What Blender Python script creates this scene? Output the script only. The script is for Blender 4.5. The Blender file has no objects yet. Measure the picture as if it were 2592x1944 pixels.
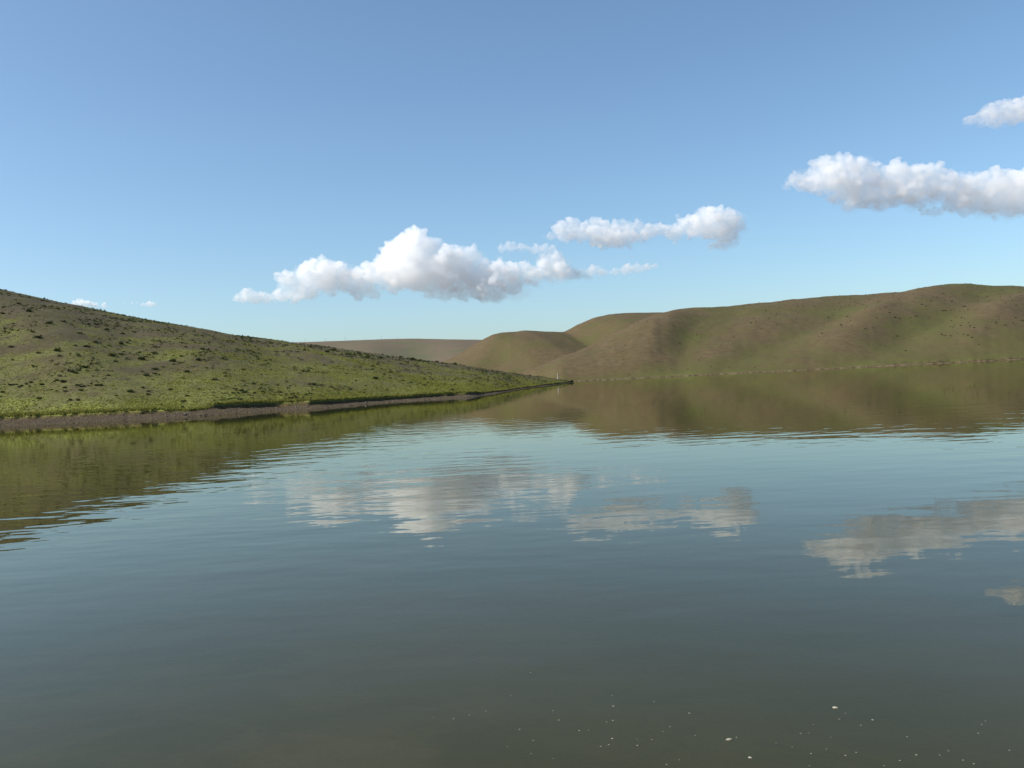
import bpy, bmesh, math, random
import numpy as np
from mathutils import Matrix, Vector

random.seed(7)
rng = np.random.default_rng(11)
scene = bpy.context.scene
COL = scene.collection

# ------------------------------------------------------------------ camera
H = 2.0                                   # eye height above the water, metres
F = 2338.0                                # focal length in photo pixels (2592 wide)
ROLL = math.atan(0.05)
Y0 = -12.0 * math.cos(ROLL)               # horizon below/above the optical axis
cam_d = bpy.data.cameras.new('camera')
cam_d.sensor_width = 36.0
cam_d.lens = F / 2592.0 * 36.0
cam_d.clip_start = 0.1
cam_d.clip_end = 80000.0
cam = bpy.data.objects.new('camera', cam_d)
COL.objects.link(cam)
cam.matrix_world = (Matrix.Translation((0, 0, H))
                    @ Matrix.Rotation(math.radians(90) + math.atan(Y0 / F), 4, 'X')
                    @ Matrix.Rotation(-ROLL, 4, 'Z'))
scene.camera = cam

# ------------------------------------------------------------------ sky, sun, exposure
SUN_EL = math.radians(38.0)
SUN_AZ = math.radians(-102.0)              # left of the view direction (+Y)
world = bpy.data.worlds.new('World')
scene.world = world
world.use_nodes = True
wn = world.node_tree.nodes
wl = world.node_tree.links
wn.clear()
w_out = wn.new('ShaderNodeOutputWorld')
w_bg = wn.new('ShaderNodeBackground')
w_sky = wn.new('ShaderNodeTexSky')
w_sky.sky_type = 'NISHITA'
w_sky.sun_disc = False
w_sky.sun_elevation = SUN_EL
w_sky.sun_rotation = SUN_AZ
w_sky.altitude = 1200.0
w_sky.air_density = 1.0
w_sky.dust_density = 3.2
w_sky.ozone_density = 4.5
w_bg.inputs['Strength'].default_value = 0.10
w_wb = wn.new('ShaderNodeVectorMath')      # white balance of the whole sky
w_wb.operation = 'MULTIPLY'
w_wb.inputs[1].default_value = (1.04, 1.07, 0.98)
wl.new(w_sky.outputs[0], w_wb.inputs[0])
wl.new(w_wb.outputs[0], w_bg.inputs['Color'])
wl.new(w_bg.outputs[0], w_out.inputs['Surface'])

sun_d = bpy.data.lights.new('sun', 'SUN')
sun_d.energy = 4.0
sun_d.angle = math.radians(0.53)
sun_d.color = (1.0, 0.95, 0.87)
sun = bpy.data.objects.new('sun', sun_d)
COL.objects.link(sun)
to_sun = Vector((math.sin(SUN_AZ) * math.cos(SUN_EL), math.cos(SUN_AZ) * math.cos(SUN_EL), math.sin(SUN_EL)))
sun.rotation_euler = to_sun.to_track_quat('Z', 'Y').to_euler()
sun.location = to_sun * 500

vs = scene.view_settings
vs.view_transform = 'Standard'
vs.look = 'None'
vs.gamma = 1.0
vs.use_curve_mapping = False
vs.exposure = 0.8

cy = scene.cycles
cy.use_denoising = True
cy.max_bounces = 48
cy.diffuse_bounces = 3
cy.glossy_bounces = 4
cy.transmission_bounces = 4
cy.transparent_max_bounces = 12
cy.volume_bounces = 48
cy.sample_clamp_indirect = 8.0
cy.caustics_reflective = False
cy.caustics_refractive = False

# ------------------------------------------------------------------ helpers
def level(x, y):
    """photo pixel -> (x slope, elevation tangent) of its line of sight in the levelled camera frame"""
    dx = np.asarray(x, float) - 1296.0
    dy = np.asarray(y, float) - 972.0
    c, s = math.cos(ROLL), math.sin(ROLL)
    X = dx * c - dy * s
    Y = dx * s + dy * c
    return X / F, (Y0 - Y) / F

_perm = np.random.default_rng(3).permutation(512)
def pnoise(x, y, seed=0):
    x = np.asarray(x, float) + seed * 17.31
    y = np.asarray(y, float) + seed * 9.77
    xi = np.floor(x).astype(int); yi = np.floor(y).astype(int)
    xf = x - xi; yf = y - yi
    u = xf * xf * xf * (xf * (xf * 6 - 15) + 10)
    v = yf * yf * yf * (yf * (yf * 6 - 15) + 10)
    def g(ix, iy, fx, fy):
        h = _perm[(_perm[ix & 511] + iy) & 511] * (2 * math.pi / 512.0)
        return np.cos(h) * fx + np.sin(h) * fy
    a = g(xi, yi, xf, yf); b = g(xi + 1, yi, xf - 1, yf)
    c = g(xi, yi + 1, xf, yf - 1); d = g(xi + 1, yi + 1, xf - 1, yf - 1)
    return (a + (b - a) * u) * (1 - v) + (c + (d - c) * u) * v

def fbm(x, y, oct=4, seed=0):
    s = 0.0; a = 1.0; f = 1.0
    for i in range(oct):
        s = s + a * pnoise(x * f, y * f, seed + i)
        a *= 0.5; f *= 2.03
    return s

def sstep(a, b, x):
    t = np.clip((x - a) / (b - a), 0, 1)
    return t * t * (3 - 2 * t)

def curve(pts, mode='sky'):
    """photo polyline -> sorted (slope, elevation tangent) arrays"""
    p = np.array(pts, float)
    s, e = level(p[:, 0], p[:, 1])
    o = np.argsort(s)
    return s[o], e[o]

def smooth_interp(s, xs, ys, w):
    acc = 0
    for k in (-1.0, -0.5, 0, 0.5, 1.0):
        acc = acc + np.interp(s + k * w, xs, ys)
    return acc / 5.0

def link(name, mesh, mat=None, parent=None, kind=None, label=None, cat=None, group=None):
    o = bpy.data.objects.new(name, mesh)
    COL.objects.link(o)
    if mat is not None and len(mesh.materials) == 0:
        mesh.materials.append(mat)
    if parent is not None:
        o.parent = parent
    if kind: o['kind'] = kind
    if label: o['label'] = label
    if cat: o['category'] = cat
    if group: o['group'] = group
    return o

def grid_mesh(name, P, attrs=None, smooth=True):
    """P: (rows, cols, 3)"""
    R, C, _ = P.shape
    me = bpy.data.meshes.new(name)
    idx = np.arange(R * C).reshape(R, C)
    q = np.stack([idx[:-1, :-1], idx[:-1, 1:], idx[1:, 1:], idx[1:, :-1]], -1).reshape(-1, 4)
    n = len(q)
    me.vertices.add(R * C); me.vertices.foreach_set('co', P.reshape(-1).astype(np.float32))
    me.loops.add(n * 4); me.loops.foreach_set('vertex_index', q.reshape(-1).astype(np.int32))
    me.polygons.add(n)
    me.polygons.foreach_set('loop_start', np.arange(0, n * 4, 4, dtype=np.int32))
    me.polygons.foreach_set('use_smooth', np.full(n, smooth, dtype=bool))
    me.update(); me.validate()
    for k, v in (attrs or {}).items():
        a = me.attributes.new(k, 'FLOAT', 'POINT')
        a.data.foreach_set('value', np.ascontiguousarray(v, dtype=np.float32).reshape(-1))
    return me

def tri_mesh(name, V, T, attrs=None, smooth=False):
    me = bpy.data.meshes.new(name)
    n = len(T)
    me.vertices.add(len(V)); me.vertices.foreach_set('co', np.ascontiguousarray(V, dtype=np.float32).reshape(-1))
    me.loops.add(n * 3); me.loops.foreach_set('vertex_index', np.ascontiguousarray(T, dtype=np.int32).reshape(-1))
    me.polygons.add(n)
    me.polygons.foreach_set('loop_start', np.arange(0, n * 3, 3, dtype=np.int32))
    me.polygons.foreach_set('use_smooth', np.full(n, smooth, dtype=bool))
    me.update(); me.validate()
    for k, v in (attrs or {}).items():
        a = me.attributes.new(k, 'FLOAT', 'POINT')
        a.data.foreach_set('value', np.ascontiguousarray(v, dtype=np.float32).reshape(-1))
    return me

class Mat:
    def __init__(self, name):
        self.m = bpy.data.materials.new(name); self.m.use_nodes = True
        self.n = self.m.node_tree.nodes; self.l = self.m.node_tree.links
        self.n.clear()
        self.out = self.n.new('ShaderNodeOutputMaterial')
    def node(self, t, **kw):
        nd = self.n.new(t)
        for k, v in kw.items(): setattr(nd, k, v)
        return nd
    def noise(self, co, scale, detail=4, rough=0.55, dist=0.0, dims='3D'):
        t = self.node('ShaderNodeTexNoise', noise_dimensions=dims)
        t.inputs['Scale'].default_value = scale; t.inputs['Detail'].default_value = detail
        t.inputs['Roughness'].default_value = rough; t.inputs['Distortion'].default_value = dist
        self.l.new(co, t.inputs['Vector']); return t.outputs[0]
    def math(self, op, a, b=None, clamp=False):
        m = self.node('ShaderNodeMath', operation=op, use_clamp=clamp)
        for i, v in enumerate((a, b)):
            if v is None: continue
            if isinstance(v, (int, float)): m.inputs[i].default_value = v
            else: self.l.new(v, m.inputs[i])
        return m.outputs[0]
    def mix(self, fac, a, b):
        m = self.node('ShaderNodeMix', data_type='RGBA')
        for s, v in ((0, fac), (6, a), (7, b)):
            if isinstance(v, (int, float)): m.inputs[s].default_value = v
            elif isinstance(v, tuple): m.inputs[s].default_value = (*v, 1.0)
            else: self.l.new(v, m.inputs[s])
        return m.outputs[2]
    def ramp(self, fac, lo, hi):
        m = self.node('ShaderNodeMapRange'); m.interpolation_type = 'SMOOTHSTEP'
        m.inputs[1].default_value = lo; m.inputs[2].default_value = hi
        self.l.new(fac, m.inputs[0]); return m.outputs[0]
    def attr(self, name):
        a = self.node('ShaderNodeAttribute', attribute_name=name); return a.outputs['Fac']
    def pos(self):
        return self.node('ShaderNodeNewGeometry').outputs['Position']
    def surface(self, col, rough=0.95, normal=None, spec=0.15):
        b = self.node('ShaderNodeBsdfPrincipled')
        if isinstance(col, tuple): b.inputs['Base Color'].default_value = (*col, 1)
        else: self.l.new(col, b.inputs['Base Color'])
        b.inputs['Roughness'].default_value = rough
        b.inputs['Specular IOR Level'].default_value = spec
        if normal is not None: self.l.new(normal, b.inputs['Normal'])
        self.l.new(b.outputs[0], self.out.inputs['Surface']); return b
    def bump(self, h, strength, dist, normal=None):
        b = self.node('ShaderNodeBump'); b.inputs['Strength'].default_value = strength
        b.inputs['Distance'].default_value = dist
        self.l.new(h, b.inputs['Height'])
        if normal is not None: self.l.new(normal, b.inputs['Normal'])
        return b.outputs[0]

# ------------------------------------------------------------------ materials
def hill_material(name, soil, dry, green, lush, fine, mid, bump_d, shore=((0.0370, 0.0260, 0.0135), (0.0900, 0.0660, 0.0350))):
    M = Mat(name); p = M.pos()
    n1 = M.noise(p, mid, 5, 0.6)
    n2 = M.noise(p, fine, 4, 0.65)
    veg = M.attr('veg'); soilm = M.attr('soil')
    c0 = M.mix(M.ramp(n2, 0.35, 0.68), soil, dry)
    f = M.math('ADD', veg, M.math('MULTIPLY', M.math('SUBTRACT', n1, 0.5), 1.7))
    f = M.math('ADD', f, M.math('MULTIPLY', M.math('SUBTRACT', n2, 0.5), 1.1))
    c1 = M.mix(M.ramp(f, 0.15, 0.85), c0, green)
    c2 = M.mix(M.ramp(f, 0.75, 1.35), c1, lush)
    gravel = M.mix(M.ramp(M.noise(p, fine * 1.6, 3, 0.7), 0.35, 0.65), shore[0], shore[1])
    c3 = M.mix(soilm, c2, gravel)
    nb = M.bump(M.math('ADD', n1, M.math('MULTIPLY', n2, 0.6)), 0.7, bump_d)
    M.surface(c3, 0.97, nb, 0.1)
    return M.m

mat_left = hill_material('grassland_near', (0.0636, 0.0518, 0.0274), (0.0844, 0.0696, 0.0355),
                         (0.1088, 0.1088, 0.0362), (0.1512, 0.1633, 0.0362), 1.7, 0.16, 0.12)
mat_right = hill_material('grassland_far', (0.0804, 0.0590, 0.0312), (0.1017, 0.0771, 0.0410),
                          (0.0750, 0.0690, 0.0265), (0.0830, 0.0880, 0.0270), 0.35, 0.035, 0.25, ((0.055, 0.040, 0.023), (0.135, 0.102, 0.062)))
mat_far = hill_material('grassland_distant_hazed', (0.1162, 0.0885, 0.0615), (0.1312, 0.1013, 0.0690),  # paler and greyer than the nearer hills: distance haze put into the colour
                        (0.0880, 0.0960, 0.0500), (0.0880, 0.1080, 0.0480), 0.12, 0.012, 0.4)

def foliage_material(name, dark, pale, trans=0.25):
    M = Mat(name)
    v = M.attr('tint')
    c = M.mix(v, dark, pale)
    d = M.node('ShaderNodeBsdfDiffuse'); M.l.new(c, d.inputs[0])
    t = M.node('ShaderNodeBsdfTranslucent'); M.l.new(c, t.inputs[0])
    mx = M.node('ShaderNodeMixShader'); mx.inputs[0].default_value = trans
    M.l.new(d.outputs[0], mx.inputs[1]); M.l.new(t.outputs[0], mx.inputs[2])
    M.l.new(mx.outputs[0], M.out.inputs['Surface'])
    return M.m
mat_grass = foliage_material('grass_blades', (0.1348, 0.1286, 0.0415), (0.2385, 0.2406, 0.0519), 0.4)
mat_shrub = foliage_material('shrub_leaves', (0.0297, 0.0405, 0.0162), (0.0810, 0.0972, 0.0351), 0.15)
mat_shrub_grey = foliage_material('sage_leaves', (0.0432, 0.0480, 0.0264), (0.1020, 0.1080, 0.0576), 0.15)

M = Mat('stone'); p = M.pos()
oi = M.node('ShaderNodeObjectInfo').outputs['Random']
c = M.mix(oi, (0.04, 0.032, 0.024), (0.19, 0.16, 0.118))
c = M.mix(M.ramp(M.noise(p, 9, 3), 0.4, 0.6), c, M.mix(0.5, c, (0.12, 0.10, 0.08)))
M.surface(c, 0.9); mat_stone = M.m
M = Mat('pebbles')
M.surface(M.mix(M.attr('tint'), (0.0338, 0.0263, 0.0195), (0.1650, 0.1350, 0.1013)), 0.9); mat_pebble = M.m

# water: Fresnel mirror over a murky body, partly clear so that the bed shows where it is shallow
M = Mat('lake_water'); p = M.pos()
mp = M.node('ShaderNodeMapping'); mp.inputs['Scale'].default_value = (0.55, 1.0, 1.0); mp.inputs['Rotation'].default_value = (0, 0, math.radians(6))
M.l.new(p, mp.inputs['Vector']); q = mp.outputs[0]
swell = M.noise(q, 0.95, 2, 0.5, 0.0, '2D')
ripple = M.noise(q, 4.2, 1, 0.5, 0.0, '2D')
calm = M.ramp(M.noise(p, 0.055, 1, 0.5, 0.0, '2D'), 0.3, 0.7)
calm = M.math('ADD', M.math('MULTIPLY', calm, 0.8), 0.40)
sep = M.node('ShaderNodeSeparateXYZ'); M.l.new(p, sep.inputs[0])
offshore = M.ramp(sep.outputs[1], 3.0, 22.0)
calm = M.math('MULTIPLY', calm, M.math('ADD', M.math('MULTIPLY', offshore, 0.75), 0.25))
lee = M.ramp(sep.outputs[1], 26.0, 60.0)
calm = M.math('MULTIPLY', calm, M.math('SUBTRACT', 1.0, M.math('MULTIPLY', lee, 0.70)))
h = M.math('ADD', M.math('MULTIPLY', swell, 0.0128), M.math('MULTIPLY', ripple, 0.0013))
h = M.math('MULTIPLY', h, calm)
nrm = M.bump(h, 1.0, 1.0)
fr = M.node('ShaderNodeFresnel'); fr.inputs['IOR'].default_value = 1.30; M.l.new(nrm, fr.inputs['Normal'])
gl = M.node('ShaderNodeBsdfGlossy'); gl.inputs['Roughness'].default_value = 0.012; gl.inputs['Color'].default_value = (0.93, 0.94, 0.86, 1)
M.l.new(nrm, gl.inputs['Normal'])
silt = M.noise(p, 0.35, 2, 0.6, 0.0, '2D')
murk = M.mix(M.ramp(silt, 0.3, 0.7), (0.046, 0.042, 0.008), (0.053, 0.046, 0.010))
df = M.node('ShaderNodeBsdfDiffuse'); M.l.new(murk, df.inputs[0])
tr = M.node('ShaderNodeBsdfTransparent'); tr.inputs[0].default_value = (0.92, 0.95, 0.88, 1)
body = M.node('ShaderNodeMixShader'); body.inputs[0].default_value = 0.32
M.l.new(df.outputs[0], body.inputs[1]); M.l.new(tr.outputs[0], body.inputs[2])
under = M.node('ShaderNodeNewGeometry').outputs['Backfacing']     # light refracts up and down through the surface, no total reflection
fres = M.math('MULTIPLY', fr.outputs[0], M.math('SUBTRACT', 1.0, under))
mx = M.node('ShaderNodeMixShader'); M.l.new(fres, mx.inputs[0])
M.l.new(body.outputs[0], mx.inputs[1]); M.l.new(gl.outputs[0], mx.inputs[2])
M.l.new(mx.outputs[0], M.out.inputs['Surface'])
va = M.node('ShaderNodeVolumeAbsorption'); va.inputs['Color'].default_value = (0.50, 0.47, 0.28, 1); va.inputs['Density'].default_value = 0.55
M.l.new(va.outputs[0], M.out.inputs['Volume'])
mat_water = M.m

M = Mat('lake_bed_mud'); p = M.pos()
a = M.noise(p, 0.9, 5, 0.6, 0.6); b = M.noise(p, 7.0, 3, 0.6)
c = M.mix(M.ramp(a, 0.38, 0.62), (0.035, 0.028, 0.020), (0.19, 0.135, 0.092))
c = M.mix(M.math('MULTIPLY', M.ramp(b, 0.45, 0.7), 0.5), c, (0.09, 0.08, 0.055))
M.surface(c, 0.95, M.bump(b, 0.6, 0.03)); mat_bed = M.m

def cloud_material(name, dens):
    M = Mat(name)
    v = M.node('ShaderNodeVolumeScatter')
    v.inputs['Color'].default_value = (1.0, 1.0, 1.0, 1)
    v.inputs['Density'].default_value = dens
    v.inputs['Anisotropy'].default_value = 0.25
    M.l.new(v.outputs[0], M.out.inputs['Volume'])
    return M.m

# ------------------------------------------------------------------ water and ground
bm = bmesh.new()
bmesh.ops.create_cube(bm, size=1.0, matrix=Matrix.Translation((150, 500, -4.5)) @ Matrix.Diagonal((2600, 1600, 9.0, 1)))
me = bpy.data.meshes.new('water'); bm.to_mesh(me); bm.free()
link('water', me, mat_water, kind='structure', label='calm green reservoir water with faint ripples mirroring hills and clouds')

# one sheet from the lake bed under the camera to the horizon
NA, NR = 260, 190
ang = np.linspace(0, 2 * math.pi, NA)
rad = np.concatenate([[0.0], np.geomspace(0.6, 40000, NR - 1)])
A, Rr = np.meshgrid(ang, rad)
gx = np.sin(A) * Rr; gy = np.cos(A) * Rr
# shallow shelf on the left of the near water, falling off to the right and away from the shore
shelf = -0.05 - 0.05 * np.clip(gy - 2.0, 0, 4) - 0.12 * np.clip(gy - 6.0, 0, None) - 0.11 * np.clip(gx + 2.2, 0, 6)
shelf = np.clip(shelf, -4.0, -0.05) + 0.03 * fbm(gx * 0.9, gy * 0.9, 3, 5)
land = 0.25 + 0.12 * np.clip(-gy, 0, 30) + 0.05 * fbm(gx, gy, 3, 2)
z = np.where(gy > 2.2, shelf, land + (shelf - land) * sstep(0.6, 2.2, gy))
edge = np.maximum.reduce([sstep(760, 1100, gx), sstep(760, 1000, -gx), sstep(820, 1100, gy)])
z = z + edge * (7.0 + 3 * fbm(gx * 0.002, gy * 0.002, 3, 8))
link('ground', grid_mesh('ground', np.stack([gx, gy, z], -1)), mat_bed, kind='structure',
     label='muddy lake bed and shore ground running out to the horizon')

# ------------------------------------------------------------------ hills
def pxs(x, y=1000): return float(level(x, y)[0])
class Hill: pass

def build_hill(name, label, mat, s0, s1, ncol, shore, sky, depth_crest, nrow_a, nrow_b, shape_p,
               foot=None, beach_w=None, bank_h=None, relief=None, noise_amp=(0.4, 12.0), behind=1.2, vegf=None, under=12.0, skysm=0.0055, slant=0.0):
    h = Hill()
    s = np.linspace(s0, s1, ncol)
    h.s = s
    ss, se = shore
    d0 = smooth_interp(s, ss, se, 0.006)              # shore depth per column
    ks, ke = sky
    esky = smooth_interp(s, ks, ke, skysm)
    dc = np.maximum(depth_crest(s), d0 + 6)
    bw = beach_w(s) if beach_w else np.full_like(s, 1.2)
    bh = bank_h(s) if bank_h else np.full_like(s, 0.25)
    if foot is not None:
        fe = smooth_interp(s, foot[0], foot[1], 0.006) - 3.0 / F
        zb = np.clip(H + fe * (d0 + bw), 0.10, np.interp(s, [pxs(1200), pxs(1260)], [0.8, 0.32]))
    else:
        zb = np.full_like(s, 0.22)
    # rows: underwater, beach, bank, slope, behind
    tA = np.linspace(0, 1, nrow_a); tB = np.linspace(0, 1, nrow_b + 1)[1:]
    rows = []; zz = []; tau = []; soil = []
    for t in (0.0, 0.3, 0.6, 0.85):
        rows.append(d0 - under * (1 - t)); zz.append(np.full_like(s, 0) - 0.14 * under * (1 - t)); tau.append(np.zeros_like(s)); soil.append(np.ones_like(s))
    for t in np.linspace(0, 1, 14):
        rows.append(d0 + bw * t); zz.append(zb * t ** 0.9); tau.append(np.zeros_like(s)); soil.append(np.ones_like(s))
    for t in (0.15, 0.35, 0.55, 0.75, 0.9, 1.0):
        rows.append(d0 + bw + 0.35 * t); zz.append(zb + bh * t); tau.append(np.zeros_like(s))
        soil.append(np.full_like(s, 0.9 if t < 0.7 else 0.0))
    k = np.ones_like(s)
    db = d0 + bw + 0.4
    zs = zb + bh
    ker = np.ones(61) / 61.0
    zsm = np.convolve(np.pad(zs, 30, mode='edge'), ker, 'valid')
    zdet = zs - zsm; zs = zsm
    zc = np.maximum(H + esky * dc, zs + 0.05)
    tt = tA ** 1.25
    D = db[None] + (dc - db)[None] * tt[:, None]
    shp = shape_p(tt)[:, None]
    for _ in range(6):
        Z = zs[None] + (zc - zs)[None] * k[None] * shp
        el = ((Z - H) / D).max(0)
        k *= np.clip((H + esky * dc - zs) / np.maximum((H + el * dc - zs), 0.02), 0.6, 1.4)
        k = np.clip(k, 0.3, 1.6)
    rise = (zc - zs) * k
    rise = np.stack([np.interp(s - slant * (1 - float(q)), s, rise) for q in shp[:, 0]])   # valleys run down at a slant
    Z = zs[None] + rise * shp
    Z = Z + zdet[None] * np.exp(-(D - db[None]) / 1.2)
    for i in range(1, nrow_a):
        rows.append(D[i]); zz.append(Z[i]); tau.append(shp[i] * np.ones_like(s)); soil.append(np.zeros_like(s))
    for t in tB:
        rows.append(dc + (dc - d0) * behind * t)
        zz.append(Z[-1] - (Z[-1] + 3.0) * (1 - np.cos(t * math.pi)) * 0.5); tau.append(np.ones_like(s) + t); soil.append(np.zeros_like(s))
    Dp = np.array(rows); Zp = np.array(zz); Tau = np.array(tau); So = np.array(soil)
    Sg = np.broadcast_to(s[None], Dp.shape)
    X = Sg * Dp
    rel = np.zeros_like(Dp)
    if relief is not None:
        rel = relief(Sg, Tau)
        up = np.clip(np.sin(np.clip(Tau, 0, 1) * math.pi), 0, 1)
        Zp = Zp + rel * up * np.clip(zc - zs, 0, None)[None] 
    on = sstep(0, 0.04, Tau)
    Zp = Zp + on * noise_amp[0] * fbm(X / noise_amp[1], Dp / noise_amp[1], 5, 4)
    # irregular bank line and beach surface
    Dp2 = Dp + (1 - on) * 0.0
    if foot is not None:
        wob = 0.9 * fbm(X / 7.0, Dp * 0 + 3.3, 4, 9) + 0.4 * fbm(X / 1.6, Dp * 0 + 1.3, 3, 6)
        inb = (Zp > 0.02) & (Tau < 0.03)
        Dp2 = Dp2 + np.where(inb, wob * np.clip(Zp / 0.6, 0, 1), 0) + np.where((Tau >= 0.03), wob * np.exp(-Tau / 0.03) , 0)
        Zp = Zp + np.where(So > 0.5, 0.05 * fbm(X * 1.1, Dp * 1.1, 3, 12), 0)
    veg = vegf(Sg, Tau, X, Dp, rel) if vegf else np.full_like(Dp, 0.5)
    P = np.stack([Sg * Dp2, Dp2, Zp], -1)
    me = grid_mesh(name, P, {'veg': veg, 'soil': So})
    link(name, me, mat, kind='structure', label=label)
    h.P = P; h.Tau = Tau; h.So = So; h.veg = veg; h.d0 = d0; h.db = db; h.bw = bw; h.bh = bh; h.zb = zb
    h.ncrest = 4 + 14 + 6 + nrow_a - 1
    h.E = (Zp - H) / Dp2
    return h

def on_hill(h, px, py):
    """where the line of sight through a photo pixel meets that hill"""
    s, e = level(px, py)
    j = int(np.clip(np.searchsorted(h.s, s), 0, len(h.s) - 1))
    col = h.E[:h.ncrest, j]
    i0 = 20
    hit = np.nonzero(col[i0:] >= e)[0]
    i = i0 + int(hit[0]) if len(hit) else h.ncrest - 1
    return h.P[i, j]

def sample_hill(h, n, i_lo, i_hi, s_lo, s_hi, weight=None, seed=0):
    r = np.random.default_rng(seed)
    jl, jh = np.searchsorted(h.s, [s_lo, s_hi]); jh = min(jh, len(h.s) - 1)
    P = h.P[i_lo:i_hi, jl:jh]
    a = np.linalg.norm(np.cross(P[1:, :-1] - P[:-1, :-1], P[:-1, 1:] - P[:-1, :-1]), axis=-1)
    if weight is not None:
        a = a * weight[i_lo:i_hi - 1, jl:jh - 1]
    c = np.cumsum(a.reshape(-1)); c /= c[-1]
    k = np.searchsorted(c, r.random(n)); k = np.minimum(k, a.size - 1)
    i, j = np.divmod(k, a.shape[1])
    u = r.random(n)[:, None]; v = r.random(n)[:, None]
    pts = (P[i, j] * (1 - u) + P[i + 1, j] * u) * (1 - v) + (P[i, j + 1] * (1 - u) + P[i + 1, j + 1] * u) * v
    return pts, i + i_lo, j + jl

def shore_curve(pts):
    p = np.array(pts, float); s, e = level(p[:, 0], p[:, 1])
    return s, -H / np.minimum(e, -1e-3)

# ---- left hill and spit
water_px = [(-500, 1108), (-200, 1090), (0, 1080), (290, 1066), (480, 1056), (700, 1040), (800, 1035), (1000, 1018), (1140, 1009), (1192, 1006),
            (1225, 1001), (1260, 996), (1350, 981), (1400, 974.5), (1452, 968)]
foot_px = [(-500, 1090), (-200, 1073), (0, 1062), (300, 1048), (465, 1041), (540, 1032), (700, 1027), (900, 1015), (1100, 1002), (1192, 995.5),
           (1225, 992), (1260, 988), (1350, 976.5), (1400, 971.5), (1452, 966)]
skyL = [(-600, 610), (-300, 660), (0, 733), (100, 756), (200, 775), (300, 795), (400, 815), (500, 832), (600, 848), (700, 861), (860, 884), (1000, 903),
        (1130, 920), (1220, 934), (1320, 948), (1400, 957), (1430, 962), (1452, 966.5)]
def dcL(s):
    return np.interp(s, [pxs(-600), pxs(0, 750), pxs(400, 815), pxs(740, 870), pxs(1000, 903), pxs(1300, 945), pxs(1452, 968)],
                     [190, 205, 205, 220, 235, 262, 292])
def bwL(s):
    return np.interp(s, [pxs(-400), pxs(0), pxs(460), pxs(540), pxs(1192), pxs(1240), pxs(1452)], [5.5, 5.2, 4.6, 4.2, 5.0, 7.0, 8.0])
def bhL(s):
    b = np.interp(s, [pxs(-400), pxs(0), pxs(300), pxs(440), pxs(470), pxs(525), pxs(545), pxs(700), pxs(1000), pxs(1200), pxs(1225), pxs(1260), pxs(1452)],
                  [0.32, 0.34, 0.40, 0.32, 0.10, 0.06, 0.5, 0.5, 0.42, 0.36, 0.06, 0.16, 0.28])
    return np.maximum(b + 0.10 * fbm(s * 60, s * 0, 3, 2), 0.03)
def shpL(t): return 0.42 * t + 0.58 * (1 - (1 - t) ** 1.7)
def relL(S, T):
    # shallow gully running up from the cove and a low lush rib on its right
    gs = np.interp(T, [0, 0.25, 0.6, 1], [pxs(1235), pxs(1100), pxs(900), pxs(700)])
    x = (S - gs) / 0.03
    return 0.035 * np.exp(-((x + 0.9) / 0.8) ** 2) - 0.05 * np.exp(-(x / 0.7) ** 2) + 0.02 * np.sin(S * 38 + T * 3)
def vegL(S, T, X, D, rel):
    v = 0.40 + 0.62 * np.exp(-T / 0.16) + 0.22 * sstep(-0.6, 0.0, S) - 0.30 * sstep(0.35, 0.85, T)
    gs = np.interp(T, [0, 0.25, 0.6, 1], [pxs(1225), pxs(1085), pxs(870), pxs(660)])
    v = v + 1.15 * np.exp(-((S - gs) / 0.016) ** 2) * np.exp(-T / 0.6)
    v = v + 0.55 * fbm(X / 9.0, D / 16.0, 4, 21) + 0.35 * fbm(X / 2.2, D / 4.0, 3, 22)
    # worn bare crest above the spit
    v = v - 0.35 * sstep(0.75, 0.95, T) * sstep(pxs(650), pxs(800), S)
    return v
hillL = build_hill('hill_left', 'green grassy hillside sloping down to the lake and ending in a narrow spit', mat_left,
                   pxs(-420), pxs(1452, 966), 760, shore_curve(water_px), curve(skyL), dcL, 190, 30, shpL,
                   foot=curve(foot_px), beach_w=bwL, bank_h=bhL, relief=relL, noise_amp=(0.35, 11.0), vegf=vegL)

# ---- relief of alternating spurs and hollows for the far hills
def lines_relief(lines, amp, sharp=0.9):
    # lines: (value, [(photo x, height fraction), ...])
    L = []
    for v, pts in lines:
        t = [q[1] for q in pts]; x = [pxs(q[0], 860) for q in pts]
        o = np.argsort(t)
        L.append((v, np.array(t)[o], np.array(x)[o]))
    def f(S, T):
        out = np.zeros_like(S)
        for i in range(S.shape[0]):
            t = float(np.clip(T[i].mean(), 0, 1))
            xs = np.array([np.interp(t, l[1], l[2]) for l in L]); vv = np.array([l[0] for l in L])
            o = np.argsort(xs); xs = xs[o]; vv = vv[o]
            s = S[i]
            k = np.clip(np.searchsorted(xs, s) - 1, 0, len(xs) - 2)
            u = np.clip((s - xs[k]) / np.maximum(xs[k + 1] - xs[k], 1e-5), 0, 1)
            # rounded but definite crests
            w = u * u * (3 - 2 * u) * sharp + u * (1 - sharp)
            out[i] = vv[k] + (vv[k + 1] - vv[k]) * w
        return out * amp
    return f

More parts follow.
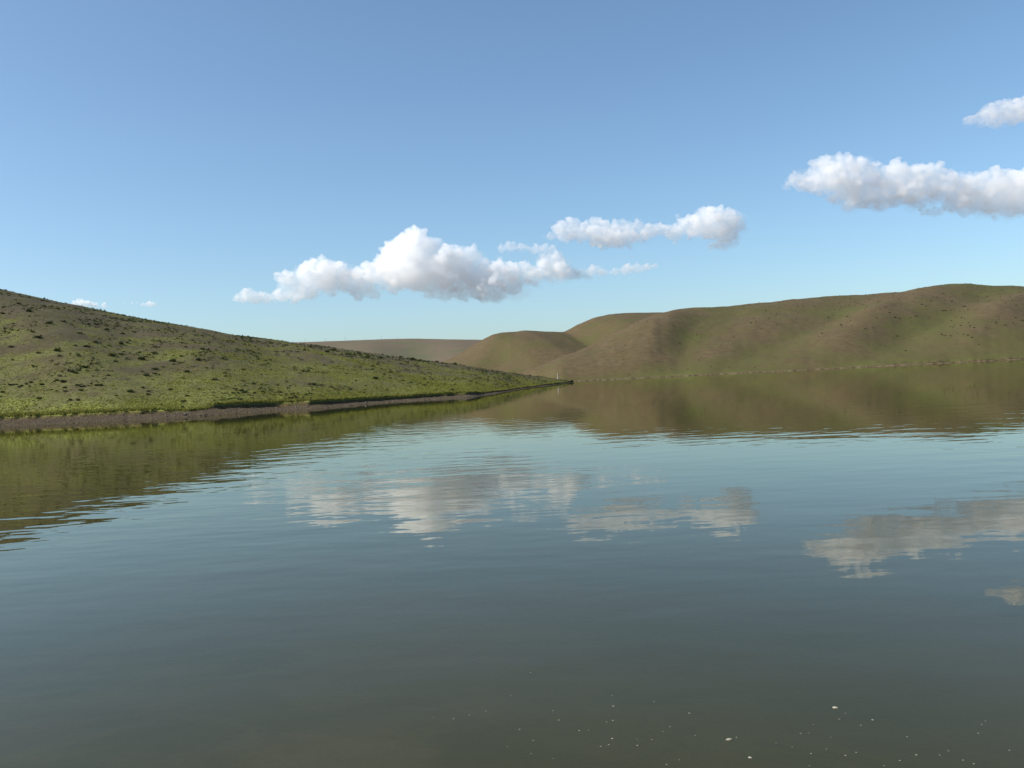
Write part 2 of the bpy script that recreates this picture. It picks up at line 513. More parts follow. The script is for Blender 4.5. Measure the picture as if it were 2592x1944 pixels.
shoreR = (np.array([-1.0, 0.0, 0.05, 0.3, 0.55, 1.2]), np.array([420, 380, 352, 338, 330, 330]))
skyR = [(1230, 952), (1300, 944), (1325, 938), (1380, 917), (1425, 899), (1505, 872), (1560, 843), (1610, 815), (1660, 796), (1700, 785), (1800, 778), (1850, 775.5),
        (1900, 768), (2000, 758), (2100, 752), (2220, 744), (2285, 740.5), (2320, 731), (2370, 722), (2440, 717), (2520, 720), (2592, 726), (2750, 745), (3000, 760), (3400, 790)]
def dcR(s):
    return np.interp(s, [pxs(1230), pxs(1425), pxs(1560), pxs(1680), pxs(2000), pxs(2440), 0.9], [372, 392, 425, 480, 520, 540, 560])
relR = lines_relief([
    (0.1, [(1200, 0), (1200, 1)]),
    (0.55, [(1500, 0), (1500, 1)]),
    (1.0, [(1615, 0), (1640, 0.35), (1652, 0.7), (1690, 1)]),
    (-0.75, [(1720, 0), (1735, 0.3), (1765, 0.65), (1830, 1)]),
    (-0.25, [(1790, 0), (1850, 0.35), (1990, 1)]),
    (-0.7, [(1818, 0), (1907, 0.22), (2000, 0.40), (2110, 0.62), (2200, 1)]),
    (0.75, [(2060, 0), (2170, 0.35), (2260, 0.7), (2330, 1)]),
    (-0.8, [(2195, 0), (2330, 0.32), (2440, 0.6), (2540, 1)]),
    (0.75, [(2440, 0), (2560, 0.5), (2700, 1)]),
    (-0.5, [(2760, 0), (2860, 1)]),
    (0.4, [(3200, 0), (3300, 1)])], 0.088)
def vegR(S, T, X, D, rel):
    v = 0.36 - 3.4 * rel + 0.6 * np.exp(-T / 0.09) + 0.38 * fbm(X / 45.0, D / 60.0, 4, 31) + 0.2 * fbm(X / 9.0, D / 22.0, 3, 32)
    v = v - 0.22 * sstep(0.7, 1.0, T) * sstep(pxs(1900), pxs(1700), S)
    v = v + 0.12 * sstep(pxs(2200), pxs(2500), S)
    return v
def shpR(t): return 0.30 * t + 0.70 * (1 - (1 - t) ** 1.8)
def bwR(s): return 1.0 + 0.8 * np.clip(fbm(s * 30, s * 0, 3, 5), -0.5, 1)
def bhR(s): return np.clip(0.2 + 0.55 * sstep(pxs(2100), pxs(2300), s) * (0.4 + 1.2 * fbm(s * 90, s * 0, 4, 6)), 0.06, 0.9)
hillR = build_hill('hill_right', 'long brown and green grassy ridge with spurs across the lake', mat_right,
                   pxs(1235), 1.05, 760, shoreR, curve(skyR), dcR, 170, 24, shpR,
                   beach_w=bwR, bank_h=bhR, relief=relR, noise_amp=(1.1, 34.0), vegf=vegR)

shoreM = (np.array([-1.0, 0.0, 0.2, 0.6]), np.array([520, 520, 520, 520]))
skyM = [(700, 960), (950, 940), (1050, 935), (1110, 922), (1150, 903), (1190, 880), (1225, 858), (1245, 847.5), (1270, 842), (1300, 840), (1325, 836), (1365, 838), (1400, 838), (1427, 840.5),
        (1445, 832), (1460, 823), (1500, 805), (1540, 795.5), (1600, 792), (1650, 791), (1700, 790), (1900, 800), (2100, 840)]
relM = lines_relief([
    (0.1, [(950, 0), (950, 1)]),
    (0.8, [(1100, 0), (1140, 0.3), (1180, 0.65), (1225, 1)]),
    (-0.35, [(1240, 0), (1262, 0.4), (1275, 0.8), (1290, 1)]),
    (0.75, [(1470, 0), (1420, 0.4), (1335, 0.75), (1330, 1)]),
    (-0.55, [(1580, 0), (1530, 0.45), (1480, 0.75), (1430, 1)]),
    (0.6, [(1690, 0), (1630, 0.5), (1560, 1)]),
    (0, [(1950, 0), (1950, 1)])], 0.085, 0.95)
hillM = build_hill('hill_middle', 'rounded brown green hills and saddle behind the tip of the spit', mat_right,
                   pxs(820), pxs(2050), 520, shoreM, curve(skyM), lambda s: np.interp(s, [-0.1, 0.0, 0.06, 0.2], [640, 660, 690, 720]), 130, 20, shpR,
                   relief=relM, noise_amp=(1.0, 50.0), vegf=lambda *a: vegR(*a) + 0.14, skysm=0.0022, slant=0.07)

shoreF = (np.array([-1.0, 1.0]), np.array([820, 820]))
skyF = [(100, 900), (400, 885), (600, 874), (700, 869), (760, 867), (800, 865.5), (870, 862.5), (950, 860), (1000, 858.5), (1050, 857), (1100, 858), (1180, 860), (1260, 861), (1500, 862), (1900, 850)]
relF = lines_relief([(0.3, [(500, 0), (500, 1)]), (-0.4, [(830, 0), (800, 1)]), (0.6, [(960, 0), (920, 1)]), (-0.7, [(1060, 0), (1040, 1)]), (0.9, [(1180, 0), (1170, 1)]), (-0.4, [(1300, 0), (1300, 1)]), (0, [(1700, 0), (1700, 1)])], 0.05)
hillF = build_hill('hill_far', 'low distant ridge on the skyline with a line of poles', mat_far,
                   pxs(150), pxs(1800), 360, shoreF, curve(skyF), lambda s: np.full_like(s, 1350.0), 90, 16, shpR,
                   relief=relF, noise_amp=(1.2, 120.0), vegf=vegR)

# ------------------------------------------------------------------ grass (uncountable) on the left hill
def tufts(pts, hmin, hmax, wid, nblade, seed, lean=0.5):
    r = np.random.default_rng(seed)
    n = len(pts)
    hh = (hmin + (hmax - hmin) * r.random(n) ** 1.5)
    V = np.empty((n, nblade, 3, 3)); tint = np.empty((n, nblade, 3))
    base_t = r.random(n)
    for b in range(nblade):
        a = r.random(n) * 2 * math.pi
        dx, dy = np.cos(a), np.sin(a)
        off = r.normal(0, 0.35, (n, 2)) * wid
        w = wid * (0.5 + r.random(n)) * 0.5
        c = pts + np.stack([off[:, 0], off[:, 1], np.full(n, -0.03)], -1)
        V[:, b, 0] = c + np.stack([dx * w, dy * w, 0 * w], -1)
        V[:, b, 1] = c - np.stack([dx * w, dy * w, 0 * w], -1)
        la = r.random(n) * 2 * math.pi
        V[:, b, 2] = c + np.stack([np.cos(la) * hh * lean * r.random(n), np.sin(la) * hh * lean * r.random(n), hh * (0.7 + 0.5 * r.random(n))], -1)
        tint[:, b] = np.clip(base_t + r.normal(0, 0.12, n), 0, 1)[:, None]
    V = V.reshape(-1, 3); T = np.arange(len(V)).reshape(-1, 3)
    return V, T, tint.reshape(-1)

wgt = np.clip(hillL.veg, 0.03, 1.3) ** 2.2
pts, _, _ = sample_hill(hillL, 95000, 24, hillL.ncrest, pxs(-60), pxs(1452, 966), wgt, 5)
V1, T1, t1 = tufts(pts, 0.04, 0.13, 0.17, 3, 6)
# longer grass hanging over the bank edge
pts, _, _ = sample_hill(hillL, 9000, 22, 27, pxs(-60), pxs(1452, 966), None, 8)
V2, T2, t2 = tufts(pts, 0.10, 0.28, 0.16, 3, 9, 0.9)
V = np.concatenate([V1, V2]); T = np.arange(len(V)).reshape(-1, 3)
link('grass', tri_mesh('grass', V, T, {'tint': np.concatenate([t1, t2])}), mat_grass, kind='stuff',
     label='short green grass covering the left hillside', cat='grass')

# ------------------------------------------------------------------ shrubs
def shrub_mesh(name, seed, n, w, hgt, mat):
    r = np.random.default_rng(seed)
    V = []; T = []; tint = []
    lobes = [(r.normal(0, 0.28), r.normal(0, 0.28), 0.45 + 0.35 * r.random()) for _ in range(4)]
    for k in range(n):
        lx, ly, lr = lobes[r.integers(len(lobes))]
        th = r.random() * 2 * math.pi; ph = math.acos(r.random())
        rr = lr * (0.55 + 0.5 * r.random())
        c = np.array([(lx + rr * math.sin(ph) * math.cos(th)) * w * 0.5, (ly + rr * math.sin(ph) * math.sin(th)) * w * 0.5, rr * math.cos(ph) * hgt + 0.02])
        d = np.array([math.sin(ph) * math.cos(th), math.sin(ph) * math.sin(th), math.cos(ph) + 0.35]); d += r.normal(0, 0.35, 3); d /= np.linalg.norm(d)
        sd = np.cross(d, r.normal(0, 1, 3)); sd /= np.linalg.norm(sd)
        L = w * (0.10 + 0.12 * r.random()); W = w * (0.035 + 0.05 * r.random())
        b = len(V)
        V += [c - sd * W - d * L * 0.4, c + sd * W - d * L * 0.4, c + sd * W * 0.6 + d * L * 0.3, c + d * L, c - sd * W * 0.6 + d * L * 0.3]
        T += [(b, b + 1, b + 2), (b, b + 2, b + 4), (b + 4, b + 2, b + 3)]
        tv = np.clip(0.15 + 0.6 * r.random(), 0, 1); tint += [tv] * 5
    for k in range(6):                    # woody stems from the root
        a = r.random() * 6.28; d = np.array([math.cos(a) * w * 0.3, math.sin(a) * w * 0.3, hgt * 0.7])
        sd = np.array([-math.sin(a), math.cos(a), 0]) * w * 0.02
        b = len(V); V += [sd + (0, 0, -0.06), -sd + (0, 0, -0.06), d]; T += [(b, b + 1, b + 2)]; tint += [0.0] * 3
    me = tri_mesh(name, np.array(V), np.array(T), {'tint': np.array(tint)})
    me.materials.append(mat)
    return me
SHRUB = [shrub_mesh('shrub_mesh', 40 + i, 110, 0.85, 0.42, mat_shrub if i % 3 else mat_shrub_grey) for i in range(7)]

def put(name, me, loc, sc, rz, label, cat, group):
    o = bpy.data.objects.new(name, me); COL.objects.link(o)
    o.location = Vector([float(v) for v in loc]); o.scale = (sc[0], sc[1], sc[2]); o.rotation_euler = (0, 0, rz)
    o['label'] = label; o['category'] = cat
    if group: o['group'] = group
    return o

# shrubs seen one by one in the photograph (photo pixel, width in pixels)
seen = [(94, 858, 28), (303, 873, 24), (283, 902, 26), (305, 898, 20), (356, 912, 26), (437, 916, 24), (499, 914, 22), (369, 953, 20), (470, 943, 26),
        (392, 937, 22), (390, 947, 14), (430, 989, 20), (611, 991, 20), (463, 1018, 20), (542, 964, 18), (163, 968, 24), (510, 886, 18), (527, 887, 16), (123, 820, 24),
        (75, 790, 22), (220, 879, 24), (240, 868, 18), (141, 890, 26), (215, 931, 26), (180, 944, 18), (330, 993, 24), (360, 984, 16), (373, 1000, 18), (195, 978, 18), (95, 1010, 22),
        (254, 978, 16), (28, 975, 18), (75, 972, 14), (178, 1026, 12), (97, 897, 18), (28, 880, 20), (8, 795, 16), (46, 770, 14), (160, 815, 18), (270, 836, 16), (310, 846, 16), (82, 842, 18), (200, 846, 18),
        (470, 880, 14), (458, 904, 14), (320, 870, 14), (654, 895, 9), (673, 915, 8), (684, 937, 9), (660, 950, 9), (613, 966, 14), (614, 938, 12), (575, 938, 14), (767, 940, 10), (733, 978, 12), (725, 967, 10),
        (790, 976, 26), (952, 960, 22), (955, 925, 10), (986, 942, 10), (942, 970, 8), (770, 887, 12), (785, 878, 12), (804, 877, 12), (842, 888, 24), (828, 892, 18), (907, 897, 18), (930, 905, 16), (962, 908, 20), (980, 905, 12), (1013, 903, 14),
        (1040, 911, 20), (1060, 914, 14), (1080, 917, 14), (1105, 917, 14), (1150, 922, 16), (1165, 920, 10), (1226, 929, 10), (1200, 960, 10), (1211, 958, 10), (1144, 988, 18), (1050, 967, 8), (1108, 930, 8), (875, 947, 10), (900, 965, 12), (926, 978, 12)]
ORD = ['first','second','third','fourth','fifth','sixth','seventh','eighth','ninth','tenth','eleventh','twelfth','thirteenth','fourteenth','fifteenth','sixteenth','seventeenth','eighteenth','nineteenth','twentieth', 'twenty-first', 'twenty-second', 'twenty-third', 'twenty-fourth', 'twenty-fifth']
ZONES = {}
def zoned(o, px, zone, text):
    ZONES.setdefault((zone, text), []).append((px, o))
def number_zones():
    for (zone, text), L in ZONES.items():
        L.sort(key=lambda q: q[0])
        n = len(L)
        for i, (px, o) in enumerate(L):
            if n == 1: o['label'] = text
            elif i < n / 2 and i < 25: o['label'] = text + ', ' + ('leftmost' if i == 0 else ORD[i] + ' from left')
            elif n - 1 - i < 25: o['label'] = text + ', ' + ('rightmost' if i == n - 1 else ORD[n - 1 - i] + ' from right')
            else: o['label'] = text

n_ind = 0
def shrub_label(px, py):
    top = np.interp(px, [0, 400, 740, 1000, 1300, 1452], [733, 815, 868, 903, 945, 968]); bot = np.interp(px, [0, 700, 1200, 1452], [1062, 1027, 993, 967])
    f = (bot - py) / max(bot - top, 1.0)
    if px > 740 and f > 0.72: return 'dark scrub tuft on the bare crest above the spit', 'tufts along the spit crest'
    side = 'left edge' if px < 200 else 'left part' if px < 400 else 'middle' if px < 640 else 'right part' if px < 960 else 'spit end'
    band = 'just above the bank' if f < 0.16 else 'low slope' if f < 0.36 else 'mid slope' if f < 0.56 else 'upper slope' if f < 0.8 else 'near the crest'
    return 'dark scrub tuft on left hill, %s, %s' % (side, band), 'scrub tufts on the left hillside'
for (px, py, w) in seen:
    P = on_hill(hillL, px, py)
    size = 0.88 * w / F * P[1] / 0.85
    lb, gr = shrub_label(px, py)
    o_ = put('shrub', SHRUB[n_ind % 7], P, (size, size * random.uniform(0.8, 1.1), size * random.uniform(0.6, 0.95)), random.uniform(0, 6.28), lb, 'shrub', gr)
    zoned(o_, px, 'left', lb); n_ind += 1
# more, nearest ones as individuals
pts, ii, jj = sample_hill(hillL, 5200, 26, hillL.ncrest - 2, pxs(-10), pxs(1440), np.clip(1.1 - hillL.veg * 0.5, 0.1, 1) * np.clip(0.35 + 2.2 * fbm(hillL.P[..., 0] / 10, hillL.P[..., 1] / 18, 3, 44), 0.04, 2), 15)
order = np.argsort(pts[:, 1])
def project(P):
    X = P[0] / P[1] * F; Y = Y0 - (P[2] - H) / P[1] * F
    c, s = math.cos(ROLL), math.sin(ROLL)
    return 1296 + X * c + Y * s, 972 - X * s + Y * c
for k in order[:140]:
    P = pts[k]; size = 0.25 + 0.45 * random.random() ** 2
    px, py = project(P); lb, gr = shrub_label(px, py)
    zoned(put('shrub', SHRUB[random.randrange(7)], P, (size, size, size * random.uniform(0.6, 1.0)), random.uniform(0, 6.28), lb, 'shrub', gr), px, 'left', lb)

def merge_shrubs(P, sizes, seed, lo=True):
    r = np.random.default_rng(seed); Vs = []; Ts = []; tt = []; off = 0
    for p, s in zip(P, sizes):
        n = 26; c = r.normal(0, 1, (n, 3)); c /= np.linalg.norm(c, axis=1)[:, None]; c[:, 2] = np.abs(c[:, 2])
        c *= (s * 0.5 * (0.5 + 0.5 * r.random(n)))[:, None]; c[:, 2] *= 0.85
        d = r.normal(0, 1, (n, 3, 3)) * s * 0.13
        v = (p + c)[:, None, :] + d
        Vs.append(v.reshape(-1, 3)); tt.append(np.repeat(r.random(n) * 0.8, 3))
    V = np.concatenate(Vs); return V, np.arange(len(V)).reshape(-1, 3), np.concatenate(tt)
rest = pts[order[140:]]
sky_p, _, _ = sample_hill(hillL, 260, hillL.ncrest - 6, hillL.ncrest + 1, pxs(-10), pxs(1430), None, 19)
Pm = np.concatenate([rest, sky_p])
sz = np.concatenate([0.14 + 0.55 * rng.random(len(rest)) ** 3, 0.25 + 0.5 * rng.random(len(sky_p)) ** 2])
V, T, t = merge_shrubs(Pm, sz, 4)
link('scrub', tri_mesh('scrub', V, T, {'tint': t}), mat_shrub, kind='stuff', label='fine dark scrub scattered over the upper left hillside', cat='scrub')

# right hill shrubs: those that can be told apart in the photograph
c4 = lambda x, y: (1800 + x / 2.793, 680 + y / 2.793)
seenR = [(1085, 428), (1400, 354), (1440, 340), (1590, 322), (1637, 302), (1655, 300), (1690, 296), (1780, 272), (1800, 268), (1810, 290), (1780, 310), (1310, 484), (1365, 583), (1515, 500), (1620, 470), (1635, 474), (1655, 474), (1685, 478), (1840, 488), (1805, 478),
         (1820, 405), (1825, 418), (1855, 422), (1940, 420), (1735, 460), (1620, 435), (1685, 412), (1755, 405), (1710, 404), (2005, 372), (2010, 388), (2030, 366), (2130, 385), (2150, 355), (2185, 372), (2205, 375), (1550, 235), (1480, 256), (1515, 270), (1590, 210), (1700, 235), (1780, 185),
         (1640, 180), (1330, 356), (1290, 350), (1160, 350), (1250, 318), (1190, 288), (1230, 270), (960, 340), (820, 348), (780, 460), (756, 480), (915, 403), (385, 298), (455, 322), (600, 270), (335, 356), (272, 387), (1730, 535), (1785, 470), (1815, 385), (1770, 350), (1770, 385), (1690, 375), (2075, 405), (2125, 230), (1945, 200), (1890, 540), (1195, 548)]
for k, (x, y) in enumerate(seenR):
    px, py = c4(x, y); P = on_hill(hillR, px, py)
    size = random.uniform(3.2, 6.5) / F * P[1] / 0.85
    f = (917 - py) / 200.0
    if px > 2330: lb, gr = 'dark shrub dot below the summit of the right ridge, %s' % ('upper rows' if f > 0.68 else 'middle rows' if f > 0.5 else 'lower rows'), 'shrub dots below the right summit'
    else: lb, gr = 'dark shrub dot on right ridge, left of the summit, %s' % ('upper slope' if f > 0.62 else 'lower slope'), 'shrub dots on the mid right ridge'
    zoned(put('shrub', SHRUB[k % 7], P, (size, size, size * 0.95), random.uniform(0, 6.28), lb, 'shrub', gr), px, 'right', lb)
P1, _, _ = sample_hill(hillR, 700, 60, hillR.ncrest + 1, pxs(1950), pxs(2620), 0.15 + sstep(0.35, 0.75, hillR.Tau) * np.clip(0.4 + fbm(hillR.P[..., 0] / 25, hillR.P[..., 1] / 30, 3, 50) * 1.6, 0, 2), 23)
P2, _, _ = sample_hill(hillR, 200, 26, hillR.ncrest, pxs(1500), pxs(1950), None, 24)
Pm = np.concatenate([P1, P2])
V, T, t = merge_shrubs(Pm, 0.25 + 0.6 * rng.random(len(Pm)) ** 2.5, 14)
link('scrub', tri_mesh('scrub', V, T, {'tint': t}), mat_shrub, kind='stuff', label='fine scrub specks scattered over the right ridge', cat='scrub')

# ------------------------------------------------------------------ stones on the beach
def rock_mesh(name, seed):
    r = np.random.default_rng(seed)
    bm = bmesh.new(); bmesh.ops.create_icosphere(bm, subdivisions=2, radius=0.5)
    ax = r.normal(0, 1, (6, 3)); ax /= np.linalg.norm(ax, axis=1)[:, None]; of = 0.30 + 0.14 * r.random(6)
    for v in bm.verts:
        c = np.array(v.co)
        for a, o in zip(ax, of):
            e = c @ a - o
            if e > 0: c = c - a * e * 0.9
        c *= 1 + r.normal(0, 0.02)
        v.co = Vector((c[0], c[1] * 0.8, c[2] * 0.62))
    me = bpy.data.meshes.new(name); bm.to_mesh(me); bm.free(); me.materials.append(mat_stone); return me
ROCK = [rock_mesh('stone_mesh', 70 + i) for i in range(6)]
pts, _, _ = sample_hill(hillL, 150, 5, 18, pxs(-10), pxs(1440), None, 33)
for k, P in enumerate(pts):
    sc = 0.10 + 0.22 * random.random() ** 2.5
    px, py = project(P)
    if px < 470: lb, gr = 'small stone on the left brown beach, %s' % ('by the left edge' if px < 160 else 'middle stretch' if px < 320 else 'near the grassy gap'), 'stones on the left beach'
    elif px < 1225: lb, gr = 'small stone under the dark earth bank, %s' % ('near the grassy gap' if px < 680 else 'left half' if px < 850 else 'right half' if px < 1050 else 'near its right end'), 'stones under the earth bank'
    else: lb, gr = 'small stone at the water edge along the narrow spit%s' % (', nearer the cove' if px < 1320 else ', towards its tip'), 'stones along the spit'
    zoned(put('stone', ROCK[k % 6], (P[0], P[1], P[2] + sc * 0.12), (sc, sc, sc), random.uniform(0, 6.28), lb, 'stone', gr), px, 'stone', lb)
def put_px(name, me, px, py, wpx, asp, label, cat):
    P = on_hill(hillL, px, py); w = wpx / F * P[1]
    return put(name, me, (P[0], P[1], P[2] + w * 0.15), (w, w, w * asp), random.uniform(0, 6.28), label, cat, None)
# water-line finder for things on the beach
def on_beach(px, frac):
    s = float(level(px, 1030)[0]); j = int(np.clip(np.searchsorted(hillL.s, s), 0, len(hillL.s) - 1))
    return hillL.P[4 + int(13 * frac), j]
P = on_beach(467, 0.35)
put('stone', ROCK[2], (P[0], P[1], P[2] + 0.1), (0.42, 0.36, 0.45), 0.4, 'lone dark stone at the water edge below the grassy gap in the bank', 'stone', None)
P = on_beach(925, 0.4)
put('stone', ROCK[4], (P[0], P[1], P[2] + 0.08), (0.4, 0.34, 0.4), 1.4, 'dark stone on the beach below the middle of the earth bank', 'stone', None)
# gravel between them
pts, _, _ = sample_hill(hillL, 9000, 4, 19, pxs(-40), pxs(1452, 966), None, 36)
r_ = np.random.default_rng(77); n = len(pts)
oc = np.array([(1, 0, 0), (-1, 0, 0), (0, 1, 0), (0, -1, 0), (0, 0, 1), (0, 0, -1)], float)
of = np.array([(0, 2, 4), (2, 1, 4), (1, 3, 4), (3, 0, 4), (2, 0, 5), (1, 2, 5), (3, 1, 5), (0, 3, 5)])
sz = (0.03 + 0.06 * r_.random(n) ** 2)
V = pts[:, None, :] + oc[None] * sz[:, None, None] * (0.6 + 0.6 * r_.random((n, 6, 1))) * np.array([1, 1, 0.7])
T = (of[None] + 6 * np.arange(n)[:, None, None]).reshape(-1, 3)
link('gravel', tri_mesh('gravel', V.reshape(-1, 3), T, {'tint': np.repeat(r_.random(n) ** 1.6, 6)}), mat_pebble, kind='stuff',
     label='brown pebbles and gravel of the narrow beach', cat='gravel')

# dark clump at the very tip of the spit
j = int(np.searchsorted(hillL.s, pxs(1446, 966)))
P = hillL.P[22, min(j, len(hillL.s) - 3)]
put('shrub', SHRUB[1], (P[0], P[1], P[2] - 0.1), (1.5, 1.3, 1.5), 0.5, 'dark bush clump at the very tip of the spit', 'shrub', None)

# ------------------------------------------------------------------ marker post near the tip
def solid(name, mat):
    M = Mat(name); p = M.pos(); return M
M = Mat('weathered_white_paint'); p = M.pos()
M.surface(M.mix(M.ramp(M.noise(p, 6, 4), 0.35, 0.7), (0.4000, 0.3840, 0.3520), (0.2880, 0.2720, 0.2400)), 0.7); mat_white = M.m
M = Mat('grey_concrete'); p = M.pos()
M.surface(M.mix(M.noise(p, 8, 4), (0.28, 0.27, 0.26), (0.40, 0.39, 0.37)), 0.9); mat_conc = M.m
M = Mat('dark_metal'); M.surface((0.02, 0.02, 0.02), 0.6); mat_dark = M.m

def prism(name, pts_z, mat, sides=4, rot=math.pi / 4):
    bm = bmesh.new(); rings = []
    for (r, z) in pts_z:
        rings.append([bm.verts.new((r * math.cos(rot + 2 * math.pi * k / sides), r * math.sin(rot + 2 * math.pi * k / sides), z)) for k in range(sides)])
    for a, b in zip(rings[:-1], rings[1:]):
        for k in range(sides):
            bm.faces.new((a[k], a[(k + 1) % sides], b[(k + 1) % sides], b[k]))
    bm.faces.new(rings[-1]); bm.faces.new(rings[0][::-1])
    me = bpy.data.meshes.new(name); bm.to_mesh(me); bm.free(); me.materials.append(mat); return me
Pp = on_hill(hillL, 1411, 957.5)
post = bpy.data.objects.new('marker_post', None); COL.objects.link(post); post.location = Vector([float(v) for v in Pp])
post['label'] = 'small white marker post standing on the grassy tip of the spit'; post['category'] = 'post'
ph = 14.0 / F * Pp[1]
link('shaft', prism('shaft', [(0.18, -0.3), (0.18, 0.0), (0.155, ph * 0.58), (0.145, ph * 0.60)], mat_white, 8), parent=post)
link('post_head', prism('post_head', [(0.135, ph * 0.602), (0.15, ph * 0.66), (0.15, ph * 0.97), (0.12, ph)], mat_conc, 8), parent=post)
pl = link('plate', prism('plate', [(0.11, -0.01), (0.11, 0.02)], mat_dark, 12), parent=post)
pl.location = (0.09, -0.125, ph * 0.74); pl.rotation_euler = (math.radians(90), 0, math.radians(35)); pl.scale = (1, 2.2, 1)

# ------------------------------------------------------------------ poles on the far skyline
M = Mat('weathered_pole_wood'); p = M.pos()
M.surface(M.mix(M.noise(p, 3, 3), (0.10, 0.085, 0.07), (0.16, 0.14, 0.12)), 0.9); mat_pole = M.m
pole_shaft = prism('pole_shaft', [(0.17, -1.0), (0.16, 0), (0.11, 7.0)], mat_pole, 8)
bmx = bmesh.new(); bmesh.ops.create_cube(bmx, size=1, matrix=Matrix.Translation((0, -0.14, 6.5)) @ Matrix.Diagonal((1.7, 0.1, 0.12, 1)))
pole_arm = bpy.data.meshes.new('crossarm'); bmx.to_mesh(pole_arm); bmx.free(); pole_arm.materials.append(mat_pole)
ins = prism('insulator', [(0.05, 6.565), (0.07, 6.62), (0.07, 6.72), (0.04, 6.78)], mat_conc, 8)
pole_x = [717, 772, 823, 873, 920, 963, 1004]
for k, x in enumerate(pole_x):
    s, _ = level(x, 862); j = int(np.searchsorted(hillF.s, s)); i = int(np.argmax(hillF.E[:hillF.ncrest, j])); P = hillF.P[i, j]
    e = bpy.data.objects.new('utility_pole', None); COL.objects.link(e); e.location = (float(P[0]), float(P[1]), float(P[2]) - 0.2)
    e.rotation_euler = (0, 0, 0.3); sc = (0.72, 0.8, 0.74, 0.8, 0.6, 0.74, 0.62)[k]; e.scale = (sc, sc, sc)
    e['label'] = ('leftmost utility pole on the distant skyline ridge' if k == 0 else 'rightmost utility pole on the distant skyline ridge' if k == 6
                  else '%s utility pole from the left on the distant skyline' % ('second', 'third', 'fourth', 'fifth', 'sixth')[k - 1])
    e['category'] = 'pole'; e['group'] = 'poles on the far ridge'
    link('pole_shaft', pole_shaft, parent=e); link('crossarm', pole_arm, parent=e)
    for dx in (-0.7, 0.7):
        q = link('insulator', ins, parent=e); q.location = (dx, -0.14, 0)

# ------------------------------------------------------------------ pale flecks floating near the camera
M = Mat('pale_foam'); M.surface((0.32, 0.30, 0.24), 0.8); mat_fleck = M.m
def fleck_mesh(seed):
    r = np.random.default_rng(seed); bm = bmesh.new(); bmesh.ops.create_icosphere(bm, subdivisions=2, radius=0.5)
    for v in bm.verts:
        a = math.atan2(v.co.y, v.co.x); k = 1 + 0.18 * math.sin(2 * a + seed) + 0.12 * math.sin(5 * a + seed * 2)
        v.co = Vector((v.co.x * k, v.co.y * k * 0.8, v.co.z * 0.4 + r.normal(0, 0.015)))
    me = bpy.data.meshes.new('fleck_mesh'); bm.to_mesh(me); bm.free(); me.materials.append(mat_fleck); return me
FLECK = [fleck_mesh(i) for i in range(4)]
cA = lambda x, y: (1050 + x / 2.949, 1700 + y / 2.949)
cB = lambda x, y: (1750 + x / 2.627, 1700 + y / 2.627)
small = [cA(*q) + (r,) for q, r in [((863, 12), 3), ((716, 182), 3), ((530, 300), 3), ((406, 329), 3), ((290, 357), 4.5), ((135, 346), 2), ((1030, 295), 3), ((1077, 367), 4), ((782, 436), 4), ((885, 519), 3.5), ((692, 567), 3), ((868, 619), 3.5),
         ((1229, 446), 4.5), ((1298, 441), 2.5), ((1474, 183), 3), ((1484, 263), 5.5), ((1480, 370), 4), ((1434, 381), 3.5), ((1476, 506), 5.5), ((1449, 552), 4.5), ((1390, 564), 4), ((1664, 557), 4.5), ((1660, 510), 2.5), ((1772, 514), 3.5), ((1790, 230), 3.5), ((1908, 417), 4), ((2052, 315), 4.5), ((2096, 482), 3.5), ((1882, 700), 4.5), ((1978, 664), 3), ((1855, 452), 2.5), ((1034, 656), 2.5)]]
small += [cB(*q) + (r,) for q, r in [((1030, 281), 3), ((988, 320), 3.5), ((815, 357), 3), ((731, 416), 4), ((785, 414), 3), ((932, 442), 3), ((1132, 362), 4), ((1210, 326), 5.5), ((304, 443), 4), ((567, 481), 3), ((675, 506), 2.5), ((902, 520), 3), ((800, 551), 4.5), ((1030, 563), 5), ((1101, 543), 4), ((1392, 597), 4), ((1502, 560), 5.5), ((1440, 438), 4), ((1658, 561), 3.5), ((1716, 533), 3.5), ((1815, 595), 4.5), ((1885, 619), 4), ((1915, 415), 4), ((1962, 333), 3), ((1938, 356), 3), ((2122, 529), 4), ((1288, 632), 3.5), ((790, 632), 3)]]
def float_at(px, py, wpx, asp, label, group=None, flat=1.0):
    s, e = level(px, py); d = -H / float(e)
    w = (0.85 if wpx < 7 else 0.95) * wpx / F * math.hypot(d, H)
    return put('floating_fleck', FLECK[int(px) % 4], (float(s) * d, d, 0.0 + w * 0.05), (w, w * asp, w * flat), random.uniform(-0.3, 0.3), label, 'fleck', group)
for (px, py, r) in small:
    lb = 'tiny pale floating fleck, %s, %s' % ('left of elongated one' if px < 1840 else 'right of elongated one' if px < 2130 else 'towards right edge', 'farther out' if py < 1850 else 'close in')
    zoned(float_at(px, py, r, 1.0, lb, 'tiny flecks floating near the shore'), px, 'fleck', lb)
x, y = cB(961, 245); float_at(x, y, 12, 1.1, 'larger round whitish fleck floating on the water, the topmost big one', None)
x, y = cB(254, 459); float_at(x, y, 15, 0.75, 'elongated white fleck floating on the water, widest of all')
x, y = cB(394, 578); float_at(x, y, 8.5, 1.2, 'round white fleck floating below and right of the elongated one')

